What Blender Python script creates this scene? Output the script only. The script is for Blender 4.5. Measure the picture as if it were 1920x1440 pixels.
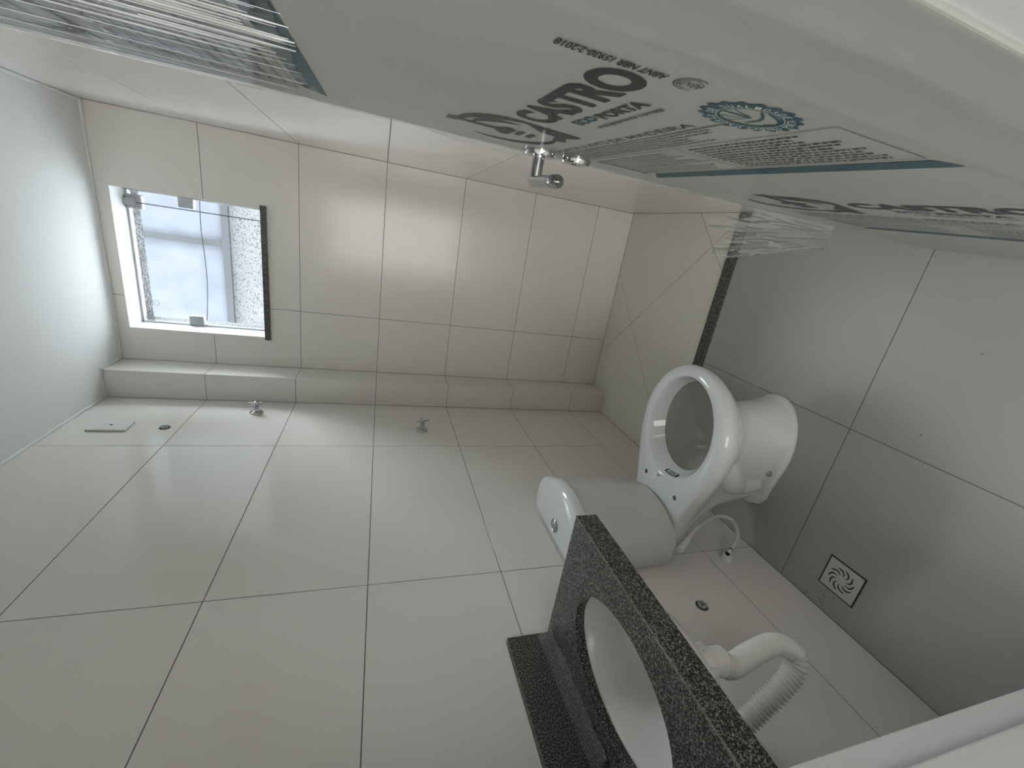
import bpy, bmesh, math, random
from math import sin, cos, pi, sqrt, radians
from mathutils import Vector, Matrix, noise

for o in list(bpy.data.objects): bpy.data.objects.remove(o)
scene = bpy.context.scene
col = scene.collection

# ------------------------------------------------------------------ room numbers (metres)
W, D, H = 1.1083, 2.1342, 2.342          # right wall x, back wall y, ceiling z
S = 0.355                                # wall tile height
Z0 = 0.5935 * S                          # first horizontal joint
CW, CY = 0.1212, 1.9864                  # pipe chase: width, front face
YA, YB = 1.5738, 0.8556                  # vertical joints, left and right wall
XB = 0.4038                              # vertical joint, back wall
YF0, YF1 = 0.035, 0.165                  # front wall faces
DX0, DX1 = 0.370, 0.985                  # doorway
WX0, WX1, WZ0, WZ1 = 0.266, 0.828, 1.780, 2.295   # window opening

# ------------------------------------------------------------------ camera
cam_d = bpy.data.cameras.new('camera'); cam = bpy.data.objects.new('camera', cam_d); col.objects.link(cam)
Rr = ((0.15659404, -0.27922577, -0.94737072), (-0.93158793, -0.36036329, -0.04777263), (-0.32805828, 0.89004004, -0.3165541))
CAM = Vector((0.87918, 0.00220, 1.28490))
FPX = 773.453
m = Matrix.Identity(4)
for i in range(3):
    m[i][0] = Rr[0][i]; m[i][1] = -Rr[1][i]; m[i][2] = -Rr[2][i]; m[i][3] = CAM[i]
cam.matrix_world = m
cam_d.sensor_fit = 'HORIZONTAL'; cam_d.sensor_width = 36.0; cam_d.lens = FPX / 1920 * 36
cam_d.clip_start = 0.005
scene.camera = cam
def ray(u, v):
    a = ((u - 960) / FPX, (v - 720) / FPX, 1.0)
    return Vector([sum(Rr[k][i] * a[k] for k in range(3)) for i in range(3)])
def hit(u, v, ax, val):                  # pixel -> point on the plane that the thing touches
    r = ray(u, v); k = 'xyz'.index(ax)
    return CAM + r * ((val - CAM[k]) / r[k])

# ------------------------------------------------------------------ world, lights, exposure
world = bpy.data.worlds.new('world'); scene.world = world; world.use_nodes = True
bg = world.node_tree.nodes['Background']
bg.inputs[0].default_value = (0.84, 0.92, 1.0, 1); bg.inputs[1].default_value = 26.0
scene.view_settings.view_transform = 'Standard'; scene.view_settings.look = 'None'
scene.view_settings.exposure = 0.12; scene.view_settings.gamma = 1.0
scene.view_settings.use_curve_mapping = False
def area(name, loc, rot, sx, sy, power, colr, portal=False):
    l = bpy.data.lights.new(name, 'AREA'); l.shape = 'RECTANGLE'; l.size = sx; l.size_y = sy
    l.energy = power; l.color = colr
    if portal: l.cycles.is_portal = True
    o = bpy.data.objects.new(name, l); col.objects.link(o); o.location = loc; o.rotation_euler = rot
    return o
# fill lamps added on unseen walls behind the doorway (bedroom is modelled below)
area('bedroom_fill', (0.6, -2.93, 1.05), (radians(90), 0, 0), 1.0, 2.0, 27, (1.0, 0.985, 0.95))
area('bedroom_fill', (-0.9, -2.93, 1.3), (radians(90), 0, 0), 1.4, 1.2, 58, (1.0, 0.985, 0.95))
area('bedroom_fill', (2.13, -1.6, 1.3), (0, radians(90), 0), 1.2, 1.4, 8, (1.0, 0.985, 0.95))
# portal that guides sky sampling through the bathroom window
area('window_portal', ((WX0 + WX1) / 2, 2.345, (WZ0 + WZ1) / 2), (radians(-90), 0, 0), WX1 - WX0, WZ1 - WZ0, 1, (1, 1, 1), True)

# ------------------------------------------------------------------ materials
MATS = {}
def mat(name, base, rough=0.5, metal=0.0, spec=0.5, var=0.0, vscale=6.0, bump=0.0, bscale=60.0, coat=0.0):
    m = bpy.data.materials.new(name); m.use_nodes = True; nt = m.node_tree; b = nt.nodes['Principled BSDF']
    b.inputs['Base Color'].default_value = (*base, 1); b.inputs['Roughness'].default_value = rough
    b.inputs['Metallic'].default_value = metal; b.inputs['Specular IOR Level'].default_value = spec
    if coat: b.inputs['Coat Weight'].default_value = coat; b.inputs['Coat Roughness'].default_value = 0.05
    tc = nt.nodes.new('ShaderNodeTexCoord')
    if var:
        n = nt.nodes.new('ShaderNodeTexNoise'); n.inputs['Scale'].default_value = vscale; n.inputs['Detail'].default_value = 4
        nt.links.new(tc.outputs['Object'], n.inputs['Vector'])
        r = nt.nodes.new('ShaderNodeValToRGB')
        r.color_ramp.elements[0].position = 0.3; r.color_ramp.elements[1].position = 0.7
        r.color_ramp.elements[0].color = (*[c * (1 - var) for c in base], 1)
        r.color_ramp.elements[1].color = (*[min(1, c * (1 + var)) for c in base], 1)
        nt.links.new(n.outputs['Fac'], r.inputs['Fac']); nt.links.new(r.outputs['Color'], b.inputs['Base Color'])
    if bump:
        n2 = nt.nodes.new('ShaderNodeTexNoise'); n2.inputs['Scale'].default_value = bscale; n2.inputs['Detail'].default_value = 5
        nt.links.new(tc.outputs['Object'], n2.inputs['Vector'])
        bp = nt.nodes.new('ShaderNodeBump'); bp.inputs['Strength'].default_value = bump; bp.inputs['Distance'].default_value = 0.002
        nt.links.new(n2.outputs['Fac'], bp.inputs['Height']); nt.links.new(bp.outputs['Normal'], b.inputs['Normal'])
    MATS[name] = m
    return m
mat('wall_tile', (0.81, 0.785, 0.735), 0.16, spec=0.6, var=0.012, vscale=3, bump=0.02, bscale=9)
mat('grout', (0.20, 0.19, 0.17), 0.9, var=0.1, vscale=40)
mat('ceiling_paint', (0.86, 0.875, 0.87), 0.85, var=0.015, vscale=4, bump=0.15, bscale=25)
mat('wall_paint', (0.70, 0.70, 0.68), 0.85, bump=0.2, bscale=120)
mat('ceramic', (0.80, 0.825, 0.83), 0.07, coat=0.3, var=0.01)
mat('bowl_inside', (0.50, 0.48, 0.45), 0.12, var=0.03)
mat('tank_ceramic', (0.70, 0.68, 0.655), 0.22, var=0.01)
mat('chrome', (0.50, 0.51, 0.52), 0.09, metal=1.0)
mat('brushed_steel', (0.45, 0.46, 0.46), 0.3, metal=1.0)
mat('dark_steel', (0.10, 0.105, 0.11), 0.35, metal=0.8)
mat('white_plastic', (0.74, 0.76, 0.745), 0.38, var=0.01)
mat('hose_plastic', (0.76, 0.75, 0.71), 0.42, var=0.02, vscale=20)
mat('light_grey_plastic', (0.60, 0.61, 0.60), 0.45)
mat('clip_plastic', (0.33, 0.335, 0.335), 0.45)
mat('frame_paint', (0.70, 0.72, 0.74), 0.45, bump=0.08, bscale=220)
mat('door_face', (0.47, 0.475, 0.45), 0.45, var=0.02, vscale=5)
mat('ink_black', (0.022, 0.028, 0.028), 0.6, spec=0.15, var=0.1)
mat('ink_grey', (0.12, 0.125, 0.12), 0.6, spec=0.15, var=0.1)
mat('ink_teal', (0.017, 0.085, 0.115), 0.55, spec=0.2, var=0.12, vscale=30)
mat('ink_white', (0.66, 0.70, 0.70), 0.5)
mat('ink_blue', (0.03, 0.07, 0.2), 0.45)
mat('rubber_black', (0.015, 0.015, 0.015), 0.7)
mat('aluminium', (0.55, 0.56, 0.57), 0.4, metal=0.6)
mat('dirt', (0.06, 0.05, 0.04), 0.95)
mat('slot_dark', (0.012, 0.012, 0.011), 0.9)
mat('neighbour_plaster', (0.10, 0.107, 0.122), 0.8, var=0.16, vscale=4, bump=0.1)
mat('neighbour_frame', (0.042, 0.043, 0.045), 0.5, var=0.05)
mat('granite_glue', (0.20, 0.195, 0.18), 0.7, var=0.5, vscale=160)
mat('basin_ceramic', (0.86, 0.84, 0.80), 0.14)
mat('caulk', (0.66, 0.66, 0.62), 0.5)
mat('bedroom_floor', (0.45, 0.43, 0.40), 0.35, var=0.03)
mat('red_dot', (0.10, 0.02, 0.02), 0.4)

def floor_mat():
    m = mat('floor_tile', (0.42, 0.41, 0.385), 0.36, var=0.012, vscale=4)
    nt = m.node_tree; b = nt.nodes['Principled BSDF']; src = b.inputs['Base Color'].links[0].from_socket
    tc = nt.nodes.new('ShaderNodeTexCoord')
    v = nt.nodes.new('ShaderNodeTexVoronoi'); v.inputs['Scale'].default_value = 13
    nt.links.new(tc.outputs['Object'], v.inputs['Vector'])
    n = nt.nodes.new('ShaderNodeTexNoise'); n.inputs['Scale'].default_value = 6
    nt.links.new(tc.outputs['Object'], n.inputs['Vector'])
    a = nt.nodes.new('ShaderNodeMath'); a.operation = 'LESS_THAN'; a.inputs[1].default_value = 0.035
    nt.links.new(v.outputs['Distance'], a.inputs[0])
    g = nt.nodes.new('ShaderNodeMath'); g.operation = 'GREATER_THAN'; g.inputs[1].default_value = 0.57
    nt.links.new(n.outputs['Fac'], g.inputs[0])
    mu = nt.nodes.new('ShaderNodeMath'); mu.operation = 'MULTIPLY'
    nt.links.new(a.outputs[0], mu.inputs[0]); nt.links.new(g.outputs[0], mu.inputs[1])
    mu2 = nt.nodes.new('ShaderNodeMath'); mu2.operation = 'MULTIPLY'; mu2.inputs[1].default_value = 0.7
    nt.links.new(mu.outputs[0], mu2.inputs[0])
    mx = nt.nodes.new('ShaderNodeMixRGB'); nt.links.new(mu2.outputs[0], mx.inputs['Fac'])
    nt.links.new(src, mx.inputs['Color1']); mx.inputs['Color2'].default_value = (0.12, 0.11, 0.10, 1)
    nt.links.new(mx.outputs['Color'], b.inputs['Base Color'])
floor_mat()
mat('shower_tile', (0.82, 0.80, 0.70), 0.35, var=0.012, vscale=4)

def granite_mat(name, dark, mid, light, scale, rough):
    m = bpy.data.materials.new(name); m.use_nodes = True; nt = m.node_tree; b = nt.nodes['Principled BSDF']
    tc = nt.nodes.new('ShaderNodeTexCoord')
    n = nt.nodes.new('ShaderNodeTexNoise'); n.inputs['Scale'].default_value = scale; n.inputs['Detail'].default_value = 2.5; n.inputs['Roughness'].default_value = 0.6
    nt.links.new(tc.outputs['Object'], n.inputs['Vector'])
    r = nt.nodes.new('ShaderNodeValToRGB'); e = r.color_ramp.elements
    e[0].position = 0.44; e[0].color = (*dark, 1); e[1].position = 0.64; e[1].color = (*light, 1)
    k = e.new(0.52); k.color = (*mid, 1)
    nt.links.new(n.outputs['Fac'], r.inputs['Fac']); nt.links.new(r.outputs['Color'], b.inputs['Base Color'])
    b.inputs['Roughness'].default_value = rough
    MATS[name] = m
granite_mat('granite', (0.005, 0.005, 0.006), (0.070, 0.068, 0.065), (0.32, 0.31, 0.29), 400, 0.32)
granite_mat('stucco_shaded', (0.015, 0.015, 0.015), (0.07, 0.07, 0.068), (0.14, 0.14, 0.135), 130, 0.9)  # same stucco made darker: the reveal's shade is put into the colour
granite_mat('stucco_white', (0.012, 0.012, 0.012), (0.105, 0.106, 0.105), (0.13, 0.13, 0.13), 85, 0.9)
_r = [n for n in MATS['stucco_white'].node_tree.nodes if n.type == 'VALTORGB'][0].color_ramp.elements
_r[0].position = 0.36; _r[1].position = 0.42; _r[2].position = 0.6

def film_mat(name, milky, gloss, rough=0.12, tint=(0.7, 0.72, 0.70), fresnel=None):
    m = bpy.data.materials.new(name); m.use_nodes = True; nt = m.node_tree; nt.nodes.clear()
    out = nt.nodes.new('ShaderNodeOutputMaterial')
    tr = nt.nodes.new('ShaderNodeBsdfTransparent'); tr.inputs[0].default_value = (0.97, 0.975, 0.975, 1)
    gl = nt.nodes.new('ShaderNodeBsdfGlossy'); gl.inputs['Roughness'].default_value = rough
    gl.inputs['Color'].default_value = (0.95, 0.97, 1, 1)
    df = nt.nodes.new('ShaderNodeBsdfDiffuse'); df.inputs[0].default_value = (*tint, 1)
    fr = nt.nodes.new('ShaderNodeLayerWeight'); fr.inputs['Blend'].default_value = 0.12
    mm = nt.nodes.new('ShaderNodeMath'); mm.operation = 'MULTIPLY'; mm.inputs[1].default_value = gloss; mm.use_clamp = True
    if fresnel:
        fr = nt.nodes.new('ShaderNodeFresnel'); fr.inputs['IOR'].default_value = fresnel; nt.links.new(fr.outputs[0], mm.inputs[0])
    else: nt.links.new(fr.outputs['Fresnel'], mm.inputs[0])
    tc = nt.nodes.new('ShaderNodeTexCoord'); n = nt.nodes.new('ShaderNodeTexNoise'); n.inputs['Scale'].default_value = 9
    nt.links.new(tc.outputs['Object'], n.inputs['Vector'])
    m2 = nt.nodes.new('ShaderNodeMath'); m2.operation = 'MULTIPLY'; m2.inputs[1].default_value = milky * 2; m2.use_clamp = True
    nt.links.new(n.outputs['Fac'], m2.inputs[0])
    a = nt.nodes.new('ShaderNodeMixShader'); nt.links.new(m2.outputs[0], a.inputs['Fac'])
    nt.links.new(tr.outputs[0], a.inputs[1]); nt.links.new(df.outputs[0], a.inputs[2])
    c = nt.nodes.new('ShaderNodeMixShader'); nt.links.new(mm.outputs[0], c.inputs['Fac'])
    nt.links.new(a.outputs[0], c.inputs[1]); nt.links.new(gl.outputs[0], c.inputs[2])
    nt.links.new(c.outputs[0], out.inputs['Surface'])
    MATS[name] = m
film_mat('wrinkle_film', 0.02, 0.5, 0.06, fresnel=1.45)
film_mat('fold_glint_film', 0.42, 2.2, 0.08, tint=(0.95, 0.96, 0.97), fresnel=1.45)  # whitish tint paints the window's reflected streaks onto the folds
film_mat('crease_film', 0.04, 0.6, 0.06, fresnel=1.4)
film_mat('clear_film', 0.05, 0.35)
film_mat('loose_film', 0.22, 0.5, 0.10)
film_mat('crumpled_film', 0.10, 0.8, 0.10)
film_mat('window_glass', 0.01, 1.0, 0.0, (0.7, 0.78, 0.9))

# ------------------------------------------------------------------ helpers
def tag(o, label=None, cat=None, group=None, kind=None):
    if label: o['label'] = label
    if cat: o['category'] = cat
    if group: o['group'] = group
    if kind: o['kind'] = kind
    return o
def empty(name, loc=(0, 0, 0)):
    o = bpy.data.objects.new(name, None); o.empty_display_size = 0.05; o.location = loc; col.objects.link(o); return o
def origin(p):
    v = Vector((0, 0, 0))
    while p: v += p.location; p = p.parent
    return v
class MB:
    """collects geometry in world coordinates; build() links it as one mesh object"""
    def __init__(self): self.v = []; self.f = []
    def add(self, vs, fs):
        k = len(self.v); self.v += [Vector(p) for p in vs]; self.f += [tuple(i + k for i in q) for q in fs]; return self
    def box(self, lo, hi):
        x0, y0, z0 = lo; x1, y1, z1 = hi
        return self.add([(x0,y0,z0),(x1,y0,z0),(x1,y1,z0),(x0,y1,z0),(x0,y0,z1),(x1,y0,z1),(x1,y1,z1),(x0,y1,z1)],
                        [(0,3,2,1),(4,5,6,7),(0,1,5,4),(1,2,6,5),(2,3,7,6),(3,0,4,7)])
    def rings(self, rs, cap0=True, cap1=True, closed=True):
        n = len(rs[0]); vs = [p for r in rs for p in r]; fs = []
        for i in range(len(rs) - 1):
            for j in range(n if closed else n - 1):
                a = i * n + j; b = i * n + (j + 1) % n
                fs.append((a, b, b + n, a + n))
        if cap0: fs.append(tuple(reversed(range(n))))
        if cap1: fs.append(tuple(range((len(rs) - 1) * n, len(rs) * n)))
        return self.add(vs, fs)
    def lathe(self, c, axis, prof, n=32, cap0=True, cap1=True):
        """prof: list of (distance along axis, radius)"""
        a = Vector(axis).normalized(); t = a.orthogonal().normalized(); b = a.cross(t); c = Vector(c)
        return self.rings([[c + a * d + (t * cos(2*pi*j/n) + b * sin(2*pi*j/n)) * r for j in range(n)] for d, r in prof], cap0, cap1)
    def tube(self, path, rad, n=16, cap=True):
        path = [Vector(p) for p in path]; rs = []
        tan = [(path[min(i+1, len(path)-1)] - path[max(i-1, 0)]).normalized() for i in range(len(path))]
        up = tan[0].orthogonal().normalized()
        for i, p in enumerate(path):
            up = (up - tan[i] * up.dot(tan[i])).normalized(); b = tan[i].cross(up)
            r = rad[i] if isinstance(rad, (list, tuple)) else rad
            rs.append([p + (up * cos(2*pi*j/n) + b * sin(2*pi*j/n)) * r for j in range(n)])
        return self.rings(rs, cap, cap)
    def prism(self, poly, off):
        """poly: 3d points, off: thickness vector"""
        n = len(poly); off = Vector(off); a = [Vector(p) for p in poly]
        fs = [tuple(reversed(range(n))), tuple(range(n, 2 * n))] + [(i, (i+1) % n, (i+1) % n + n, i + n) for i in range(n)]
        return self.add(a + [p + off for p in a], fs)
    def mesh(self, name, org, bevel=0, seg=2, smooth=False, fix=True):
        me = bpy.data.meshes.new(name)
        me.from_pydata([p - org for p in self.v], [], self.f)
        bm = bmesh.new(); bm.from_mesh(me)
        if fix: bmesh.ops.recalc_face_normals(bm, faces=bm.faces)
        if bevel:
            es = [e for e in bm.edges if len(e.link_faces) == 2 and e.calc_face_angle(0) > 0.5]
            bmesh.ops.bevel(bm, geom=es, offset=bevel, segments=seg, affect='EDGES', profile=0.6)
        if smooth:
            for f in bm.faces: f.smooth = True
            for e in bm.edges:
                if len(e.link_faces) == 2 and e.calc_face_angle(0) > radians(smooth if smooth is not True else 40): e.smooth = False
        bm.to_mesh(me); bm.free(); return me
    def build(self, name, material, parent=None, bevel=0, seg=2, smooth=False, fix=True):
        org = origin(parent); me = self.mesh(name, org, bevel, seg, smooth, fix)
        me.materials.append(MATS[material])
        o = bpy.data.objects.new(name, me); col.objects.link(o); o.parent = parent
        return o
def smoothpath(pts, n=10):
    pts = [Vector(p) for p in pts]; out = []
    for i in range(len(pts) - 1):
        p0 = pts[max(i-1, 0)]; p1 = pts[i]; p2 = pts[i+1]; p3 = pts[min(i+2, len(pts)-1)]
        for k in range(n):
            t = k / n
            out.append(0.5 * ((2*p1) + (p2-p0)*t + (2*p0-5*p1+4*p2-p3)*t*t + (3*p1-p0-3*p2+p3)*t**3))
    return out + [pts[-1]]
def clip(poly, a, b, c):                 # keep a*x+b*y<=c
    out = []
    for i in range(len(poly)):
        p, q = poly[i], poly[(i+1) % len(poly)]
        dp = a*p[0]+b*p[1]-c; dq = a*q[0]+b*q[1]-c
        if dp <= 0: out.append(p)
        if (dp < 0 < dq) or (dq < 0 < dp):
            t = dp / (dp - dq); out.append((p[0]+(q[0]-p[0])*t, p[1]+(q[1]-p[1])*t))
    return out
def inset(poly, g):
    cx = sum(p[0] for p in poly)/len(poly); cy = sum(p[1] for p in poly)/len(poly); r = list(poly)
    for i in range(len(poly)):
        p, q = poly[i], poly[(i+1) % len(poly)]
        nx, ny = q[1]-p[1], -(q[0]-p[0]); L = sqrt(nx*nx+ny*ny)
        if L < 1e-6: continue
        nx /= L; ny /= L; c = nx*p[0]+ny*p[1]
        if nx*cx+ny*cy > c: nx, ny, c = -nx, -ny, -c
        r = clip(r, nx, ny, c - g)
        if len(r) < 3: return []
    return r
GAP = 0.0011; TT = 0.0014
TILES = {}
def tile(parent, polys, to3, nrm, material='wall_tile', name='tile'):
    """one tile: list of convex 2d polygons (pieces of one tile), lifted TT off the grout bed"""
    off = Vector(nrm) * TT; org = origin(parent)
    # share mesh data between alike rectangular tiles
    p0 = Vector(to3(*polys[0][0])); key = (material, tuple(nrm), tuple(tuple(round(c, 4) for c in (Vector(to3(*q)) - p0)) for pl in polys for q in pl))
    if key in TILES: me = TILES[key]
    else:
        mb = MB()
        for pl in polys: mb.prism([to3(*q) for q in pl], off)
        me = mb.mesh(name, p0, bevel=0.0002 if len(polys) == 1 else 0, seg=1); me.materials.append(MATS[material]); TILES[key] = me
    o = bpy.data.objects.new(name, me); col.objects.link(o); o.parent = parent; o.location = p0 - org
    return o
def rect_tile(parent, u0, u1, v0, v1, to3, nrm, hole=None, material='wall_tile'):
    u0 += GAP; u1 -= GAP; v0 += GAP; v1 -= GAP
    rects = [(u0, u1, v0, v1)]
    if hole:
        a, b, c, d = hole
        if a < u1 and b > u0 and c < v1 and d > v0:
            rects = []
            if a > u0: rects.append((u0, a, v0, v1))
            if b < u1: rects.append((b, u1, v0, v1))
            l, r = max(a, u0), min(b, u1)
            if c > v0: rects.append((l, r, v0, c))
            if d < v1: rects.append((l, r, d, v1))
    rects = [q for q in rects if q[1]-q[0] > 0.002 and q[3]-q[2] > 0.002]
    if rects: tile(parent, [[(q[0], q[2]), (q[1], q[2]), (q[1], q[3]), (q[0], q[3])] for q in rects], to3, nrm, material)
ROWS = [0.0] + [Z0 + S*k for k in range(6)] + [H]

# ------------------------------------------------------------------ setting: shell
T = 0.16
def shell(name, boxes, material, label):
    mb = MB()
    for lo, hi in boxes: mb.box(lo, hi)
    return tag(mb.build(name, material), label, name.split('_')[0], kind='structure')
wl = shell('wall_left', [((-T, YF0, -0.1), (-TT, D + 0.2, H + 0.06))], 'grout', 'long left wall of off-white rectangular tiles behind toilet and basin')
wr = shell('wall_right', [((W + TT, YF0, -0.1), (W + T, D + 0.2, H + 0.06))], 'grout', 'off-white tiled right wall behind the open wrapped door')
yb0 = D + TT
wb = shell('wall_back', [((-T, yb0, -0.1), (WX0 - 0.006, D + 0.2, H + 0.06)), ((WX1 + 0.006, yb0, -0.1), (W + T, D + 0.2, H + 0.06)),
    ((WX0 - 0.006, yb0, -0.1), (WX1 + 0.006, D + 0.2, WZ0 - 0.02)), ((WX0 - 0.006, yb0, WZ1 + 0.006), (WX1 + 0.006, D + 0.2, H + 0.06))], 'grout', 'off-white tiled end wall holding the small bright window')
wc = shell('wall_chase', [((0, CY + TT, 0), (CW - TT, D, H))], 'grout', 'narrow tiled pipe chase boxed into the shower corner')
ceil = shell('ceiling', [((-T, YF0, H), (W + T, D + 0.2, H + 0.1))], 'ceiling_paint', 'smooth white painted plaster ceiling')
fl = shell('floor', [((-T, YF0, -0.12), (W + T, D, -TT))], 'grout', 'light grey tiled floor with diagonal tiles in the shower')
# front wall with doorway; the bedroom side is painted
wf = shell('wall_front', [((-T, YF0, -0.1), (DX0 - 0.03, YF1, H + 0.06)), ((DX1 + 0.03, YF0, -0.1), (W + T, YF1, H + 0.06)),
    ((DX0 - 0.03, YF0, 2.13), (DX1 + 0.03, YF1, H + 0.06))], 'wall_paint', 'front wall around the doorway')

ycols = [YF1, YB - (YA - YB), YB, YA]
for i in range(7):
    z0, z1 = ROWS[i], ROWS[i+1]
    ys = [YF1, YB, YA, CY]
    if YB - (YA - YB) > YF1: ys.insert(1, YB - (YA - YB))
    for a, b in zip(ys, ys[1:]):
        if b - a > 0.01: rect_tile(wl, a, b, z0, z1, lambda u, v: (-TT, u, v), (1, 0, 0))
    ys2 = [YF1, YB, YA, D]
    if YB - (YA - YB) > YF1: ys2.insert(1, YB - (YA - YB))
    for a, b in zip(ys2, ys2[1:]): rect_tile(wr, a, b, z0, z1, lambda u, v: (W + TT, u, v), (-1, 0, 0))
    hole = (WX0, WX1, WZ0 - 0.022, WZ1)
    for a, b in ((CW, XB), (XB, W)): rect_tile(wb, a, b, z0, z1, lambda u, v: (u, yb0, v), (0, -1, 0), hole)
    rect_tile(wc, 0, CW, z0, z1, lambda u, v: (u, CY + TT, v), (0, -1, 0))
    rect_tile(wc, CY, D, z0, z1, lambda u, v: (CW - TT, u, v), (1, 0, 0))
# floor: straight tiles in front, diagonal ones in the shower
YG1, YG2, XF, YFJ = 1.3832, 1.3302, 0.5271, 0.7310
fz = lambda u, v: (u, v, -TT)
for a, b in ((0, XF), (XF, W)):
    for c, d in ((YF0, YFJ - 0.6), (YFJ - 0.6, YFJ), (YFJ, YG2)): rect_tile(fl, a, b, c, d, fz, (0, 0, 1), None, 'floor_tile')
ss = [0.5, 1.613, 2.46, 3.307, 4.2]; dd = [-0.4, 0.498, 1.345, 2.192, 3.0]
for i in range(4):
    for j in range(4):
        pl = [(0, YG1), (W, YG1), (W, D), (0, D)]
        pl = clip(pl, 1, 1, ss[i+1]); pl = clip(pl, -1, -1, -ss[i]); pl = clip(pl, -1, 1, dd[j+1]); pl = clip(pl, 1, -1, -dd[j])
        if len(pl) < 3: continue
        pl = inset(pl, GAP)
        ar = abs(sum(pl[k][0]*pl[(k+1) % len(pl)][1] - pl[(k+1) % len(pl)][0]*pl[k][1] for k in range(len(pl)))) / 2 if len(pl) > 2 else 0
        if ar < 2e-4: continue
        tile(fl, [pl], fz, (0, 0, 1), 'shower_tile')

# granite threshold of the shower
th = MB().box((0.001, YG2, -TT), (W - 0.001, YG1, 0.004)).build('shower_threshold', 'granite', bevel=0.001)
tag(th, 'narrow black granite strip set in the floor before the shower', 'threshold')

# rough painted edge where tiles meet the ceiling
def ceiling_bead():
    mb = MB(); pts = []
    rnd = random.Random(3)
    path = [(0.004, YF1 + 0.3, H), (0.004, CY, H), (0.004, CY - 0.004, H), (CW + 0.004, CY - 0.004, H), (CW + 0.004, D - 0.004, H), (W - 0.004, D - 0.004, H), (W - 0.004, YF1 + 0.3, H)]
    for i in range(len(path) - 1):
        a, b = Vector(path[i]), Vector(path[i+1]); n = max(2, int((b - a).length / 0.02))
        for k in range(n): pts.append(a.lerp(b, k / n))
    pts.append(Vector(path[-1]))
    mb.tube([p + Vector((rnd.uniform(-.001, .001), rnd.uniform(-.001, .001), rnd.uniform(-.001, .001))) for p in pts], [0.005 + rnd.uniform(-0.0015, 0.002) for _ in pts], 8)
    return mb.build('trim_2', 'ceiling_paint', smooth=60)
tag(ceiling_bead(), 'thin white plaster bead where the tiles meet the ceiling', 'trim', kind='structure')

# ------------------------------------------------------------------ door frame
df = tag(empty('trim_1', (DX0, YF1, 0)), 'pale grey painted wooden door frame with a rebated stop', 'door frame', kind='structure')
YJ = 0.1747; YS = 0.1395; ST = 0.012
mb = MB().box((DX0 - 0.03, YF0 - 0.012, 0), (DX0, YJ, 2.10)); mb.build('jamb', 'frame_paint', df, bevel=0.002)
MB().box((DX0 - 0.0, YF0 - 0.012, 0), (DX0 + ST, YS, 2.10)).build('stop', 'frame_paint', df, bevel=0.0025)
MB().box((DX1, YF0 - 0.012, 0), (DX1 + 0.03, YJ - 0.03, 2.10)).build('jamb', 'frame_paint', df, bevel=0.002)
MB().box((DX1 - ST, YF0 - 0.012, 0), (DX1, YS - 0.04, 2.10)).build('stop', 'frame_paint', df, bevel=0.0025)
MB().box((DX0 - 0.03, YF0 - 0.012, 2.10), (DX1 + 0.03, YJ, 2.13)).build('head', 'frame_paint', df, bevel=0.002)
MB().box((DX0 - 0.075, YJ - 0.008, 0), (DX0 - 0.004, YJ, 2.16)).build('casing', 'frame_paint', df, bevel=0.002)

# ------------------------------------------------------------------ door (open, wrapped in printed film)
AN = radians(3.3)
dv = Vector((sin(AN), cos(AN), 0)); dn = Vector((-cos(AN), sin(AN), 0))     # along the door, out of its face
FREE = Vector((1.0158, 0.7239, 0.0)) + dv * 0.012
DW, DH = 0.594, 2.09
door = tag(empty('door_1', FREE - dv * DW), 'white door leaf wrapped in printed clear film standing open', 'door', kind='structure')
def dp(s, z, o=0.0): return FREE - dv * (s + 0.012) + Vector((0, 0, z)) + dn * o     # s from the old edge mark toward the hinges
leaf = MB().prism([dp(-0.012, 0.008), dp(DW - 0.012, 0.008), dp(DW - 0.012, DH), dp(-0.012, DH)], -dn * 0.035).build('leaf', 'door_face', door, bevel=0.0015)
# handle
hb = dp(0.026, 1.056)
hd = MB().lathe(hb, dn, [(0, 0.025), (0.004, 0.025), (0.0075, 0.0235), (0.008, 0.012)], 32).build('handle_rose', 'chrome', door, smooth=40)
lv = MB().lathe(hb + dn * 0.0075, dn, [(0, 0.0095), (0.036, 0.0095)], 24)
def lever():
    mb = MB(); base = hb + dn * 0.045
    n = 20; rs = []
    for i in range(15):
        t = i / 14; c = base - dv * (-0.011 + 0.118 * t)
        e = 1.0
        if t < 0.07: e = sqrt(max(0.05, 1 - ((0.07 - t) / 0.07) ** 2))
        if t > 0.9: e = sqrt(max(0.03, 1 - ((t - 0.9) / 0.1) ** 2))
        rs.append([c + Vector((0, 0, 1)) * cos(2*pi*j/n) * 0.0115 * e + dn * sin(2*pi*j/n) * 0.0095 * e for j in range(n)])
    mb.rings(rs)
    return mb
lv.build('handle_neck', 'chrome', door, smooth=40); lever().build('handle_lever', 'chrome', door, smooth=50)
kb = dp(0.030, 0.995)
kr = MB().lathe(kb, dn, [(0, 0.024), (0.004, 0.024), (0.0075, 0.0225), (0.008, 0.006), (0.006, 0.005)], 32).build('key_rose', 'chrome', door, smooth=40)
MB().prism([kb + dn * 0.0082 + dv * a + Vector((0, 0, b)) for a, b in ((-.002, -.008), (.002, -.008), (.002, .006), (-.002, .006))], dn * 0.0003).build('keyhole', 'rubber_black', kr)
for hz in (0.25, 1.85):
    MB().lathe(dp(DW - 0.010, hz - 0.04, 0.004), (0, 0, 1), [(0, 0.006), (0.08, 0.006)], 12).build('hinge', 'brushed_steel', door, smooth=40)

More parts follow.
